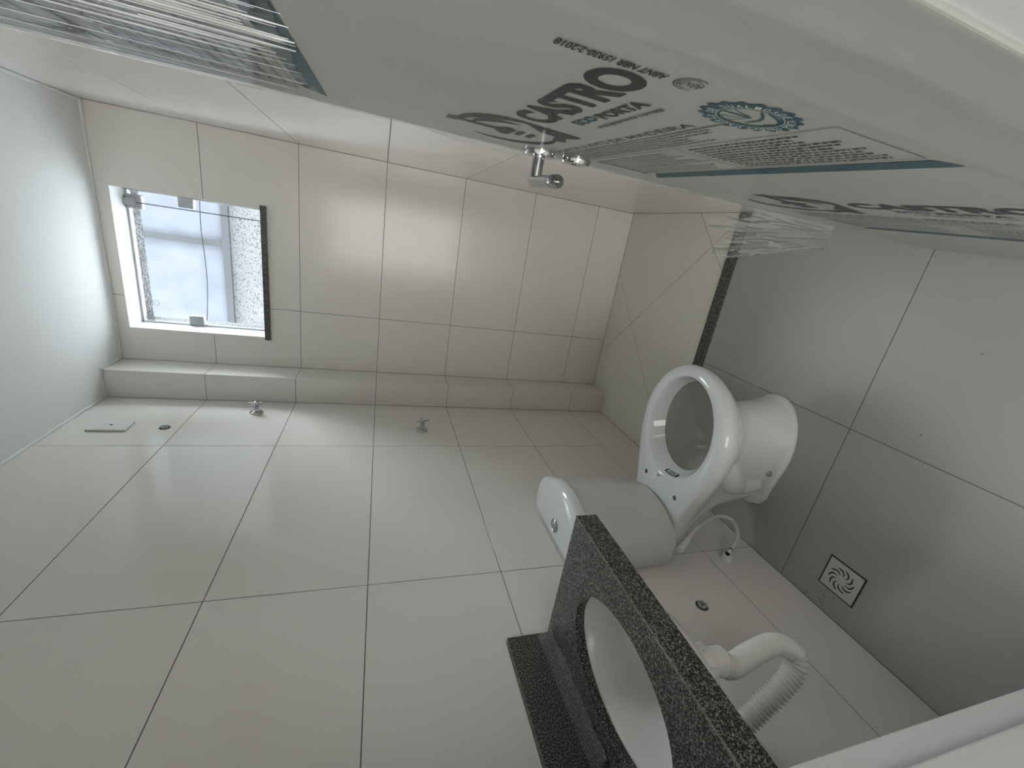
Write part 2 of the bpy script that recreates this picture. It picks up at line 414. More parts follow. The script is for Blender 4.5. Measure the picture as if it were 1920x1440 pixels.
# protective film: a loosely wrinkled sheet over the face with an overhanging edge
def nz(x, y, z=0): return noise.noise(Vector((x, y, z)))
def film_e(s, z):
    e = 0.0012 + 0.0005 * nz(s * 9, z * 3, 1) + 0.0003 * nz(s * 40, z * 14, 2)
    e += 0.0015 * max(0, 1 - abs(s - 0.485 - 0.01 * nz(z * 5, 3, 3)) / 0.012)
    e += 0.003 * max(0, 1 - abs(s - 0.548 - 0.006 * nz(z * 9, 3, 3)) / 0.020)
    return max(0.0007, e)
def film_sheet():
    ns, nzv = 130, 420; s0, s1, z0, z1 = -0.012, DW - 0.013, 0.01, DH - 0.01
    vs = []; fs = []
    for i in range(nzv + 1):
        z = z0 + (z1 - z0) * i / nzv
        for j in range(ns + 1):
            s = s0 + (s1 - s0) * j / ns
            vs.append(dp(s, z, film_e(s, z)))
    for i in range(nzv):
        for j in range(ns):
            a = i * (ns + 1) + j; fs.append((a, a + 1, a + ns + 2, a + ns + 1))
    mb = MB(); mb.add(vs, fs); return mb
def df_(s, z, o=0.0): return dp(s, z, min(0.0006, film_e(s, z) * 0.4) + o - 0.0004)      # printing follows the film
film = film_sheet().build('protective_film', 'clear_film', door, smooth=True, fix=False)
RIDGES = []
_rr = random.Random(17)
for k in range(14): RIDGES.append((-0.005 + 0.40 * (k + _rr.uniform(0, 0.9)) / 14, _rr.uniform(0.0005, 0.0018), _rr.uniform(0.003, 0.006)))
def wrinkled_film():
    ns, nzv = 260, 200; vs = []; fs = []
    for i in range(nzv + 1):
        v = i / nzv
        for j in range(ns + 1):
            u = j / ns; z0 = 1.388 - 0.03 * u + 0.004 * nz(u * 7, 4); z = z0 + (2.05 - z0) * v; s = -0.011 + 0.40 * u
            fade = min(1, v / 0.10) * min(1, (1 - u) / 0.15)
            e = 0.0004 * nz(u * 6, z * 3, 7)
            for q, (su, hh, ww) in enumerate(RIDGES):
                d = (s - su - 0.010 * nz(z * 2.3, q * 3.7) + (z - 1.4) * 0.02 * nz(q * 1.9, 5)) / ww
                if abs(d) < 3: e += hh * (0.55 + 0.9 * nz(z * 3.1, q * 7.3, 2)) * math.exp(-d * d)
            vs.append(dp(s, z, 0.0022 + e * (0.25 + 0.75 * fade)))
    for i in range(nzv):
        for j in range(ns):
            a = i * (ns + 1) + j; fs.append((a, a + 1, a + ns + 2, a + ns + 1))
    mb = MB(); mb.add(vs, fs); return mb
wrinkled_film().build('wrinkled_film', 'wrinkle_film', door, smooth=True, fix=False)
def film_glint_folds():  # raised film folds that carry the painted window glints
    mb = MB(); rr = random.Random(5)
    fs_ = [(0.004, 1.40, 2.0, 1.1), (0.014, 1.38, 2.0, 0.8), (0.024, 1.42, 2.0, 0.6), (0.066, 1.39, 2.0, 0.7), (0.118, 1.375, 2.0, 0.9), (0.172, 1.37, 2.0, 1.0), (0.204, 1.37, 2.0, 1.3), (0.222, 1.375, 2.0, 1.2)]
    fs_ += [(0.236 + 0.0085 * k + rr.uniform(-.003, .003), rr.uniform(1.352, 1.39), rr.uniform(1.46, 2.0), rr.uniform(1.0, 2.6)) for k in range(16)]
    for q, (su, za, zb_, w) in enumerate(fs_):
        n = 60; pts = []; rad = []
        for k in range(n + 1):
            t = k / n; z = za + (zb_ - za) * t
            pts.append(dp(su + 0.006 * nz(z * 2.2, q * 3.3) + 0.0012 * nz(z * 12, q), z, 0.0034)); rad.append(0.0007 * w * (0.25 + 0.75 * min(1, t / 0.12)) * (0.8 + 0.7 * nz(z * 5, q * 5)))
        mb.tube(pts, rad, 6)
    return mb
film_glint_folds().build('film_glint_folds', 'fold_glint_film', door, smooth=True, fix=False)
def edge_film():
    ns, nzv = 14, 400; vs = []; fs = []
    for i in range(nzv + 1):
        z = 0.02 + (DH - 0.04) * i / nzv
        wide = 0.012 + 0.012 * max(0, min(1, (z - 1.25) / 0.2)) + 0.010 * nz(z * 6, 2.2) + 0.004 * nz(z * 30, 4)
        for j in range(ns + 1):
            t = j / ns
            ex = wide * t
            o = 0.0016 + 0.006 * t * nz(z * 4, 1.5) + 0.0018 * nz(t * 5, z * 14, 3) - 0.004 * t * t
            o += 0.002 * nz(t * 9, z * 3, 7)
            vs.append(dp(-0.012 - ex, z, o))
    for i in range(nzv):
        for j in range(ns):
            a = i * (ns + 1) + j; fs.append((a, a + 1, a + ns + 2, a + ns + 1))
    mb = MB(); mb.add(vs, fs); return mb
edge_film().build('film_edge', 'crumpled_film', door, smooth=True, fix=False)
def flap(p00, p10, p11, p01, nu, nv, amp, seed):
    vs = []; fs = []; nrm = (p10 - p00).cross(p01 - p00).normalized()
    for i in range(nv + 1):
        for j in range(nu + 1):
            u, v = j / nu, i / nv
            p = p00.lerp(p10, u).lerp(p01.lerp(p11, u), v)
            e = amp * (nz(u * 3, v * 5, seed) + 0.9 * (0.4 - abs(nz(u * 4, v * 11, seed + 1))) + 0.22 * (0.4 - abs(nz(u * 7, v * 16, seed + 2))))
            # ragged outline
            if i == nv: p += (p01 - p00).normalized() * 0.006 * nz(u * 9, seed)
            if j == nu: p += (p10 - p00).normalized() * 0.006 * nz(v * 9, seed + 5)
            vs.append(p + nrm * e * (0.2 + 0.8 * v))
    for i in range(nv):
        for j in range(nu):
            a = i * (nu + 1) + j; fs.append((a, a + 1, a + nu + 2, a + nu + 1))
    mb = MB(); mb.add(vs, fs); return mb
# loose flap of film standing off the free edge into the room
flap(dp(-0.013, 0.70, 0.002), dp(-0.013, 0.34, 0.002), hit(1545, 468, 'y', 0.752), hit(1338, 487, 'y', 0.752), 80, 70, 0.008, 11).build('film_flap', 'crease_film', door, smooth=True, fix=False)
flap(dp(-0.013, 1.24, 0.002), dp(-0.013, 1.06, 0.002), hit(985, 300, 'y', 0.752), hit(850, 262, 'y', 0.752), 24, 16, 0.0025, 31).build('film_flap', 'clear_film', door, smooth=True, fix=False)

# --- printing on the film
def door_mesh(name, polys, material, parent=film, o=0.0007):
    mb = MB()
    for pl in polys: mb.add([df_(s, z, o) for s, z in pl], [tuple(range(len(pl)))])
    return mb.build(name, material, parent, fix=False)
FONT_CACHE = {}
def text_polys(body, bold=0.0, shear=0.0):
    key = (body, bold, shear)
    if key not in FONT_CACHE:
        cu = bpy.data.curves.new('t', 'FONT'); cu.body = body; cu.size = 1.0; cu.offset = bold; cu.shear = shear; cu.resolution_u = 4
        ob = bpy.data.objects.new('t', cu); col.objects.link(ob)
        bpy.context.view_layer.update()
        me = bpy.data.meshes.new_from_object(ob.evaluated_get(bpy.context.evaluated_depsgraph_get()))
        vs = [(v.co.x, v.co.y) for v in me.vertices]; fs = [tuple(p.vertices) for p in me.polygons]
        bpy.data.objects.remove(ob); bpy.data.curves.remove(cu); bpy.data.meshes.remove(me)
        x0 = min(v[0] for v in vs); x1 = max(v[0] for v in vs); y0 = min(v[1] for v in vs); y1 = max(v[1] for v in vs)
        FONT_CACHE[key] = ([((x - x0) / (x1 - x0), (y - y0) / (y1 - y0)) for x, y in vs], fs)
    return FONT_CACHE[key]
def fit_text(name, body, mp, material, parent, bold=0.0, shear=0.0):
    """mp maps unit coordinates of the text box to a 3d point"""
    vs, fs = text_polys(body, bold, shear)
    mb = MB(); mb.add([mp(x, y) for x, y in vs], fs); return mb.build(name, material, parent, fix=False)
def door_text(body, s0, s1, z0, z1, material, bold=0.0, o=0.0007, vertical=False, name='lettering', shear=0.0):
    if vertical: mp = lambda x, y: df_(s1 - (s1 - s0) * y, z0 + (z1 - z0) * x, o)      # reads upward
    else: mp = lambda x, y: df_(s0 + (s1 - s0) * x, z0 + (z1 - z0) * y, o)
    return fit_text(name, body, mp, material, film, bold, shear)
def strip(s0, z0, s1, z1, w):
    L = sqrt((s1-s0)**2 + (z1-z0)**2); nx, ny = -(z1-z0)/L*w/2, (s1-s0)/L*w/2
    return [(s0+nx, z0+ny), (s0-nx, z0-ny), (s1-nx, z1-ny), (s1+nx, z1+ny)]
def curve_strip(pts, ws):
    out = []
    for i in range(len(pts)-1):
        (a, b), (c, d) = pts[i], pts[i+1]; L = sqrt((c-a)**2+(d-b)**2) or 1
        n = (-(d-b)/L, (c-a)/L); w0, w1 = ws[i]/2, ws[i+1]/2
        out.append([(a+n[0]*w0, b+n[1]*w0), (a-n[0]*w0, b-n[1]*w0), (c-n[0]*w1, d-n[1]*w1), (c+n[0]*w1, d+n[1]*w1)])
    return out
def text_lines(rnd, s0, s1, z0, z1, n, h):
    """small print too fine to read: broken strokes in rows"""
    polys = []
    for k in range(n):
        z = z1 - (z1 - z0) * (k + 0.5) / n; s = s0; end = s1 - rnd.uniform(0, 0.25) * (s1 - s0)
        while s < end:
            L = rnd.uniform(0.002, 0.008)
            zz = z + 0.0006 * sin(s * 60)
            polys.append([(s, zz - h/2), (min(s + L, end), zz - h/2), (min(s + L, end), zz + h/2), (s, zz + h/2)]); s += L + rnd.uniform(0.001, 0.0022)
    return polys
def label_print(dz, seed, hinge_side=True):
    rnd = random.Random(seed)
    # emblem: tower in a ring with a roof shape
    P = []
    P.append([(0.118, 1.216+dz), (0.118, 1.203+dz), (0.142, 1.203+dz), (0.142, 1.216+dz)])
    P.append(strip(0.130, 1.205+dz, 0.130, 1.150+dz, 0.013)); P.append([(0.130, 1.160+dz), (0.104, 1.141+dz), (0.106, 1.132+dz), (0.146, 1.130+dz), (0.156, 1.142+dz)])
    def sw(cx, cz, rx, rz, a0, a1, w, n=14):
        t = [radians(a0 + (a1 - a0) * k / n) for k in range(n + 1)]
        return curve_strip([(cx + rx*cos(q), cz + dz + rz*sin(q)) for q in t], [0.001 + w*sin(pi*k/n) for k in range(n + 1)])
    P += sw(0.128, 1.140, 0.078, 0.062, 95, -20, 0.017) + sw(0.128, 1.140, 0.056, 0.046, 85, -5, 0.012)
    P += sw(0.128, 1.140, 0.072, 0.066, 150, 290, 0.013)
    P.append([(0.118, 1.126+dz), (0.118, 1.118+dz), (0.148, 1.118+dz), (0.148, 1.126+dz)]); P.append([(0.118, 1.111+dz), (0.118, 1.103+dz), (0.148, 1.103+dz), (0.148, 1.111+dz)])
    P.append([(0.210, 1.142+dz), (0.176, 1.108+dz), (0.170, 1.080+dz), (0.186, 1.066+dz), (0.200, 1.064+dz)]); P.append([(0.142, 1.080+dz), (0.176, 1.088+dz), (0.176, 1.074+dz), (0.150, 1.064+dz)])
    door_mesh('printed_emblem', P, 'ink_black')
    door_text('CASTRO', 0.226, 0.438, 1.117+dz, 1.160+dz, 'ink_black', 0.045)
    door_text('ECO', 0.264, 0.308, 1.0935+dz, 1.1065+dz, 'ink_teal', 0.05); door_text('PORTA', 0.313, 0.390, 1.0905+dz, 1.1050+dz, 'ink_black', 0.05)
    door_text('ecologicamente correta', 0.276, 0.388, 1.0745+dz, 1.0835+dz, 'ink_black', 0.02, shear=0.2)
    door_text('ABNT NBR 15930-2:2018', 0.4425, 0.4525, 1.119+dz, 1.196+dz, 'ink_black', 0.03, vertical=True)
    cs, cz = 0.4495, 1.101 + dz
    Q = []
    for r, w, a0, a1 in ((0.0115, 0.0009, 60, 300), (0.0095, 0.0007, 80, 280), (0.0078, 0.0005, 0, 360)):
        Q += curve_strip([(cs + r*0.95*sin(radians(a)), cz - r*cos(radians(a - 180))*-1) for a in range(a0, a1+1, 12)], [w] * len(range(a0, a1+1, 12)))
    door_mesh('printed_stamp', Q, 'ink_black'); door_text('ABNT', 0.4455, 0.4535, cz-0.008, cz+0.008, 'ink_black', 0.0, vertical=True)
    # round quality seal
    cs, cz, r = 0.428, 1.030 + dz, 0.040; n = 72; sq = 0.80
    outer = [(cs + sq*(r if k % 4 < 2 else r*0.90)*sin(2*pi*k/n), cz + (r if k % 4 < 2 else r*0.90)*cos(2*pi*k/n)) for k in range(n)]
    inner = [(cs + sq*r*0.58*sin(2*pi*k/n), cz + r*0.58*cos(2*pi*k/n)) for k in range(n)]
    door_mesh('printed_seal', [[outer[k], outer[(k+1) % n], inner[(k+1) % n], inner[k]] for k in range(n)], 'ink_teal')
    door_mesh('seal_ring', [[(cs + sq*q*r*sin(2*pi*k/n), cz + q*r*cos(2*pi*k/n)) for q, k in ((0.665, k), (0.665, k+1), (0.645, k+1), (0.645, k))] for k in range(n)], 'ink_white', o=0.0009)
    ar = []
    ep = lambda a, b: (cs + sq*r*a, cz + r*b)
    for a0 in (-78, -45, -8, 22): ar.append(strip(*ep(0.0, -0.02), *ep(0.57*sin(radians(a0)), 0.57*cos(radians(a0))), 0.0024 if a0 == -8 else 0.0013))
    ar += curve_strip([ep(0.57 - 0.75*t, 0.02 - 0.5*t + 0.35*sin(pi*t)*-1) for t in (0, .2, .4, .6, .8, 1)], [0.0024]*6)
    ar += curve_strip([ep(0.48 - 0.85*t, -0.28*t - 0.30*sin(pi*t)*0.6 + 0.10) for t in (0, .2, .4, .6, .8, 1)], [0.0022]*6)
    door_mesh('seal_emblem', ar, 'ink_teal')
    def arc_text(body, a0, a1, flip):
        for i, ch in enumerate(body):
            if ch == ' ': continue
            a = radians(a0 + (a1 - a0) * (i + 0.5) / len(body)); rad = r * 0.775; hw = 0.0023; hh = 0.0033
            cx_, cz_ = cs + sq*rad*sin(a), cz + rad*cos(a); g = a if not flip else a + pi
            ux, uz = cos(g), -sin(g); vx, vz = sin(g), cos(g)
            yield fit_text('seal_letter', ch, lambda x, y: df_(cx_ + sq*(ux*(x-.5)*2*hw + vx*(y-.5)*2*hh), cz_ + uz*(x-.5)*2*hw + vz*(y-.5)*2*hh, 0.0010), 'ink_white', film, 0.015)
    if dz == 0:
        list(arc_text('PADRAO DE QUALIDADE', -118, 118, False)); list(arc_text('CASTRO PORTA', 235, 125, True))
    # heading, rule, paragraph, boxed table
    door_text('PORTA E KITS DE MADEIRA', 0.060, 0.372, 1.0335+dz, 1.0435+dz, 'ink_black', 0.004)
    door_mesh('printed_rule', [strip(0.035, 1.027+dz, 0.398, 1.0275+dz, 0.0016)], 'ink_black')
    door_mesh('printed_paragraph', text_lines(rnd, 0.045, 0.385, 0.990+dz, 1.024+dz, 3 if dz > 0.1 else 5, 0.0026), 'ink_grey')
    fr = [strip(0.055, 0.984+dz, 0.462, 0.984+dz, 0.0011), strip(0.055, 0.884+dz, 0.462, 0.884+dz, 0.0011), strip(0.462, 0.984+dz, 0.462, 0.884+dz, 0.0011), strip(0.274, 0.984+dz, 0.274, 0.884+dz, 0.0011)]
    door_mesh('printed_table', fr, 'ink_grey')
    big = dz > 0.1
    door_mesh('table_text', text_lines(rnd, 0.285, 0.45, 0.888+dz, 0.978+dz, 6 if big else 11, 0.0042 if big else 0.0030), 'ink_black')
    door_mesh('table_text', text_lines(rnd, 0.08, 0.266, 0.888+dz, 0.976+dz, 6 if big else 10, 0.0042 if big else 0.0026), 'ink_grey')
    door_mesh('printed_ticks', [strip(0.060, 0.97 - 0.0052*k + dz, 0.078, 0.972 - 0.0052*k + dz, 0.0018) for k in range(17)], 'ink_black')
    door_mesh('printed_band', [[(0.050, 0.853+dz), (0.472, 0.851+dz), (0.462, 0.876+dz), (0.085, 0.879+dz)]], 'ink_teal')
label_print(0.0, 1)
label_print(0.507, 2); label_print(-0.505, 3)
# contact lines on the upper band and the cut-off word above it
door_text('(7) 3', 0.075, 0.098, 1.366, 1.374, 'ink_white', 0.0, o=0.0010); door_text('E-p', 0.100, 0.118, 1.3735, 1.381, 'ink_white', 0.0, o=0.0010); door_text('STR', 0.125, 0.150, 1.374, 1.383, 'ink_white', 0.0, o=0.0010)
door_text('ISE', 0.068, 0.098, 1.590, 1.604, 'ink_black', 0.03)
door_mesh('printed_rule', [strip(0.06, 1.583, 0.20, 1.583, 0.005)], 'ink_teal')
door_text('PARA', 0.066, 0.096, 1.515, 1.5215, 'ink_black', 0.01); door_text('POR', 0.070, 0.092, 1.5075, 1.5135, 'ink_black', 0.01)

# ------------------------------------------------------------------ window
win = tag(empty('window_1', ((WX0 + WX1) / 2, D, WZ0)), 'small pivoting glass window in a white painted recess', 'window', kind='structure')
YGL = 2.252; YO = D + 0.2 + 0.004
def rev(name, lo, hi, m): return MB().box(lo, hi).build(name, m, win)
e = 0.008
rev('reveal', (WX0 - 0.005, D + TT + 0.0002, WZ1 - 0.0), (WX1 + 0.005, YGL, WZ1 + 0.005), 'ceiling_paint')
rev('reveal', (WX0 - 0.005, D + TT + 0.0002, WZ0), (WX0, YGL, WZ1), 'ceiling_paint'); rev('reveal', (WX1, D + TT + 0.0002, WZ0), (WX1 + 0.005, YGL, WZ1), 'ceiling_paint')
rev('outer_reveal', (WX0 - e, YGL, WZ1 - 0.004), (WX1 + e, YO, WZ1 + e), 'stucco_shaded')
rev('outer_reveal', (WX0 - e, YGL, WZ0), (WX0 + 0.004, YO, WZ1), 'stucco_shaded'); rev('outer_reveal', (WX1 - 0.004, YGL, WZ0), (WX1 + e, YO, WZ1), 'stucco_shaded')
# aluminium channel around the pane
for lo, hi in (((WX0, YGL - 0.010, WZ1 - 0.008), (WX1, YGL + 0.006, WZ1)), ((WX0, YGL - 0.010, WZ0), (WX0 + 0.008, YGL + 0.006, WZ1)), ((WX1 - 0.008, YGL - 0.010, WZ0), (WX1, YGL + 0.006, WZ1)), ((WX0, YGL - 0.010, WZ0), (WX1, YGL + 0.006, WZ0 + 0.008))):
    MB().box(lo, hi).build('frame_channel', 'aluminium', win, bevel=0.001)
pane = MB().box((WX0 + 0.012, YGL - 0.004, WZ0 + 0.012), (WX1 - 0.012, YGL + 0.004, WZ1 - 0.012)).build('pane', 'window_glass', win)
tag(MB().box((WX0 - 0.012, D - 0.012, WZ0 - 0.024), (WX1 + 0.016, YO + 0.02, WZ0)).build('sill', 'granite', win, bevel=0.001), 'black granite sill')
zc = 2.085
for xs, sg in ((WX0, 1), (WX1, -1)):
    c = MB().box((min(xs, xs + sg*0.046), YGL - 0.020, zc - 0.028), (max(xs, xs + sg*0.046), YGL + 0.016, zc + 0.028)).build('pivot_clip', 'clip_plastic', win, bevel=0.006, seg=3, smooth=40)
lt = MB().box((WX1 - 0.078, YGL - 0.022, WZ1 - 0.056), (WX1 - 0.022, YGL + 0.012, WZ1 - 0.002)).build('latch', 'clip_plastic', win, bevel=0.006, seg=3, smooth=40)
MB().box((WX1 - 0.066, YGL - 0.034, WZ1 - 0.040), (WX1 - 0.036, YGL - 0.020, WZ1)).build('latch_bolt', 'clip_plastic', lt, bevel=0.004, smooth=40)
# glass maker's mark: small printed outline on the pane
gm = MB()
def gpt(u, v): return (0.345 + u * 0.024, YGL - 0.0045, 2.225 + v * 0.034)
outl = [(0, 0.2), (0.5, 0), (1, 0.2), (1, 1), (0, 1)]
for i in range(5):
    a, b = Vector(gpt(*outl[i])), Vector(gpt(*outl[(i+1) % 5])); t = (b - a).normalized().cross(Vector((0, 1, 0))) * 0.0007
    gm.add([a + t, a - t, b - t, b + t], [(0, 1, 2, 3)])
for k in (0.55, 0.75):
    a, b = Vector(gpt(0.2, k)), Vector(gpt(0.8, k)); gm.add([a, b, b + Vector((0, 0, .0014)), a + Vector((0, 0, .0014))], [(0, 1, 2, 3)])
gm.build('glass_mark', 'ink_grey', pane, fix=False)
# pull chain
ch0 = Vector((WX1 - 0.052, YGL - 0.032, WZ1 - 0.050)); ch1 = hit(500, 417, 'y', D - 0.010); ch1 = hit(497, 416, 'y', YGL - 0.05)
def chain():
    mb = MB(); n = 74; L = (ch1 - ch0).length
    for k in range(n):
        p = ch0.lerp(ch1, k / (n - 1)) + Vector((0, 0.0, -0.006 * sin(pi * k / (n - 1))))
        a = (ch1 - ch0).normalized(); b = a.orthogonal().normalized(); c = a.cross(b)
        if k % 2: b, c = c, b
        pts = [p + a * cos(2*pi*j/8) * L / n * 0.78 + b * sin(2*pi*j/8) * 0.0026 for j in range(9)]
        mb.tube(pts, 0.0010, 4, False)
    return mb
chn = chain().build('pull_chain', 'dark_steel'); tag(chn, 'thin metal pull chain hanging from the window latch', 'chain')

# ------------------------------------------------------------------ outside: light well and the wall opposite
YW = 5.50
ow = tag(MB().box((-4.6, YW, -2.5), (5.4, YW + 0.2, 3.80)).build('wall_neighbour', 'stucco_white'), 'speckled white rendered wall across the light well', 'wall', kind='structure')
shell('wall_sky_block', [((-4, D + 0.05, H + 0.1), (5, D + 0.2, 11.0)), ((-4, D + 0.05, -3), (-T, D + 0.2, H + 0.1)), ((W + T, D + 0.05, -3), (5, D + 0.2, H + 0.1))], 'stucco_white', 'unseen outer face of the building, made tall to block sky light')  # unseen upper face raised to keep sky light off the opposite wall
shell('floor_bounce', [((-4, D + 0.2, 1.55), (5, YW, 1.66))], 'wall_paint', 'unseen white slab added outside the window to bounce sky light inward')  # unseen slab added to bounce sky light up to the ceiling
nw = tag(empty('neighbour_window', (0.5, YW, 2.3)), 'pale framed panels on the wall opposite, seen through the window', 'panel')
pb = hit(430, 500, 'y', YW); pm = hit(350, 449, 'y', YW); zb = pb.z; K = YW / 3.5
for x0, x1 in ((-2.6, pm.x - 0.02 * K), (pm.x + 0.02 * K, 2.6)):
    MB().box((x0, YW - 0.012, zb + 0.03), (x1, YW - 0.001, 3.70)).build('panel', 'neighbour_plaster', nw)
MB().box((pm.x - 0.02 * K, YW - 0.04, zb), (pm.x + 0.02 * K, YW - 0.001, 3.70)).build('mullion', 'neighbour_frame', nw, bevel=0.003)
MB().box((-2.6, YW - 0.05, zb - 0.02 * K), (2.6, YW - 0.001, zb + 0.025 * K)).build('bottom_rail', 'neighbour_frame', nw, bevel=0.003)
cb = smoothpath([hit(374, 372, 'y', YW - 0.06), hit(377, 430, 'y', YW - 0.06), hit(385, 490, 'y', YW - 0.06), hit(389, 540, 'y', YW - 0.06), hit(388, 612, 'y', YW - 0.06)], 8)
cb = [cb[0] + (cb[0] - cb[3]) * 4] + cb + [cb[-1] + (cb[-1] - cb[-4]) * 4]
tag(MB().tube(cb, 0.0045, 8).build('outdoor_cable', 'slot_dark', smooth=60), 'thin dark cable sagging outside in front of the pale panels', 'cable')

# ------------------------------------------------------------------ bedroom behind the doorway (light comes from here)
bx0, bx1, by0, by1, bh = -2.4, 2.2, -3.0, YF0, 2.45
shell('floor_bedroom', [((bx0, by0, -0.1), (bx1, by1 - 0.001, -0.001))], 'bedroom_floor', 'plain floor of the room outside the doorway')
shell('ceiling_bedroom', [((bx0, by0, bh), (bx1, by1, bh + 0.1))], 'wall_paint', 'ceiling of the room outside the doorway')
shell('wall_bedroom_left', [((bx0 - 0.1, by0, -0.1), (bx0, by1, bh))], 'wall_paint', 'left wall of the room outside the doorway')
shell('wall_bedroom_right', [((bx1, by0, -0.1), (bx1 + 0.1, by1, bh))], 'wall_paint', 'right wall of the room outside the doorway')
shell('wall_bedroom_end', [((bx0, by0 - 0.15, -0.1), (bx1, by0, bh))], 'wall_paint', 'end wall of the room outside the doorway')
shell('wall_bedroom_partition', [((bx0, YF0 - 0.002, -0.1), (-T, YF1, bh)), ((W + T, YF0 - 0.002, -0.1), (bx1, YF1, bh)), ((-T, YF0, H + 0.06), (W + T, YF1, bh))], 'wall_paint', 'painted partition beside the bathroom')

# frames added around the bedroom fill lamps (lamps are set at the top)
def fill_frame(name, cx, cy, cz, sx, sz, axis, label):
    w = tag(empty(name, (cx, cy, cz)), label, 'window', kind='structure'); t = 0.05; d = 0.03
    for u0, u1, v0, v1 in ((-sx/2 - t, -sx/2, -sz/2 - t, sz/2 + t), (sx/2, sx/2 + t, -sz/2 - t, sz/2 + t), (-sx/2, sx/2, sz/2, sz/2 + t), (-sx/2, sx/2, -sz/2 - t, -sz/2)):
        if axis == 'y': lo, hi = (cx + u0, cy - d, cz + v0), (cx + u1, cy + d, cz + v1)
        else: lo, hi = (cx - d, cy + u0, cz + v0), (cx + d, cy + u1, cz + v1)
        MB().box(lo, hi).build('frame_bar', 'frame_paint', w, bevel=0.003)
fill_frame('fill_frame_2', 0.6, by0 + 0.031, 1.06, 1.0, 2.0, 'y', 'added frame around the tall fill lamp in the room outside the doorway')
fill_frame('fill_frame_3', -0.9, by0 + 0.031, 1.3, 1.4, 1.2, 'y', 'added frame around the wide fill lamp on the end wall outside the doorway')
fill_frame('fill_frame_4', bx1 - 0.031, -1.6, 1.3, 1.4, 1.2, 'x', 'added frame around the side fill lamp in the room outside the doorway')

# ------------------------------------------------------------------ toilet bowl
TY = 0.955
def outline(z, xf, b, xb, bw, xc=0.40, rb=0.0, n=24, pw=2.0):
    """plan outline of the bowl: elliptical nose at xf, half-width b at xc, narrowing to half-width bw at the back xb"""
    pts = []
    for k in range(n + 1):
        t = -pi/2 + pi * k / n
        pts.append((xc + (xf - xc) * abs(cos(t)) ** (2/pw), b * (1 if sin(t) >= 0 else -1) * abs(sin(t)) ** (2/pw)))
    back = []
    m_ = 12
    for k in range(1, m_ + 1):
        t = k / m_; q = t * t * (3 - 2 * t); back.append((xc + (xb - xc) * t, b + (bw - b) * q))
    allp = pts + back
    for k in range(1, 6): allp.append((xb - rb * sin(pi * k / 6), bw * cos(pi * k / 6)))
    allp += [(x, -y) for x, y in reversed(back)]
    return [Vector((x, TY + y, z)) for x, y in allp]
toilet = tag(empty('toilet', (0.35, TY, 0)), 'white ceramic toilet bowl without seat standing beside the tiled wall', 'toilet')
def toilet_body():
    mb = MB()
    o = [(0.000, 0.535, 0.108, 0.19, 0.088, 0.36, 0.05), (0.012, 0.537, 0.110, 0.188, 0.090, 0.36, 0.05), (0.022, 0.530, 0.105, 0.192, 0.085, 0.36, 0.05), (0.026, 0.524, 0.098, 0.195, 0.060, 0.40, 0.04),
         (0.10, 0.512, 0.088, 0.18, 0.058, 0.40, 0.04), (0.17, 0.505, 0.085, 0.165, 0.060, 0.40, 0.04), (0.215, 0.510, 0.098, 0.14, 0.066, 0.40, 0.04), (0.25, 0.528, 0.125, 0.115, 0.075, 0.40, 0.03), (0.285, 0.560, 0.155, 0.08, 0.085, 0.40, 0.02),
         (0.315, 0.592, 0.174, 0.05, 0.095, 0.40), (0.340, 0.608, 0.182, 0.035, 0.10, 0.40), (0.362, 0.612, 0.184, 0.03, 0.103, 0.40), (0.374, 0.606, 0.179, 0.032, 0.101, 0.40), (0.380, 0.590, 0.166, 0.04, 0.094, 0.40)]
    rs = [outline(*q) for q in o]
    n = len(rs[0])
    # top opening: same vertex count, ellipse matched by angle
    def ell(z, cx, ax, ay, ref):
        out = []
        for p in ref:
            a = math.atan2((p.y - TY), (p.x - cx)); out.append(Vector((cx + ax * cos(a), TY + ay * sin(a), z)))
        return out
    ref = rs[-1]
    rs += [ell(0.381, 0.408, 0.171, 0.141, ref), ell(0.378, 0.409, 0.166, 0.136, ref), ell(0.362, 0.412, 0.160, 0.130, ref), ell(0.336, 0.418, 0.147, 0.119, ref), ell(0.332, 0.418, 0.145, 0.117, ref)]
    mb.rings(rs, True, False)
    return mb, rs[-1], ell, ref
tb, lastring, ell, ref = toilet_body()
body = tb.build('bowl', 'ceramic', toilet, smooth=50)
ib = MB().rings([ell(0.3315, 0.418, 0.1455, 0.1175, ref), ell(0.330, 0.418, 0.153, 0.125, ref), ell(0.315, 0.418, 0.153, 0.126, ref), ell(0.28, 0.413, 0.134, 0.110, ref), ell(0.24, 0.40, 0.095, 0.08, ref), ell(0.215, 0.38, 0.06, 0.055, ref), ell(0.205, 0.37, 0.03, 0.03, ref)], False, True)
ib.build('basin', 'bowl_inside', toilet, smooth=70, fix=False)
# trapway bulge and floor bolt on the near side, mirrored on the far side
for sg in (-1, 1):
    pth = smoothpath([(0.335, TY + sg*0.052, 0.215), (0.29, TY + sg*0.058, 0.19), (0.245, TY + sg*0.056, 0.15), (0.225, TY + sg*0.052, 0.10), (0.235, TY + sg*0.05, 0.04)], 7)
    MB().tube(pth, [0.030 + 0.014 * sin(pi * min(1, k / 20)) for k in range(len(pth))], 20).build('trapway', 'ceramic', toilet, smooth=60)
    bo = MB().lathe((0.285, TY + sg * 0.076, 0.024), (0, 0, 1), [(0, 0.012), (0.003, 0.012), (0.004, 0.008), (0.011, 0.007), (0.014, 0.003)], 20).build('floor_bolt', 'chrome', toilet, smooth=40)
for sg in (-1, 1):
    MB().lathe((0.205, TY + sg * 0.077, 0.3797), (0, 0, 1), [(0, 0.0075), (0.0012, 0.0075)], 20).build('seat_hole', 'ink_grey', toilet)
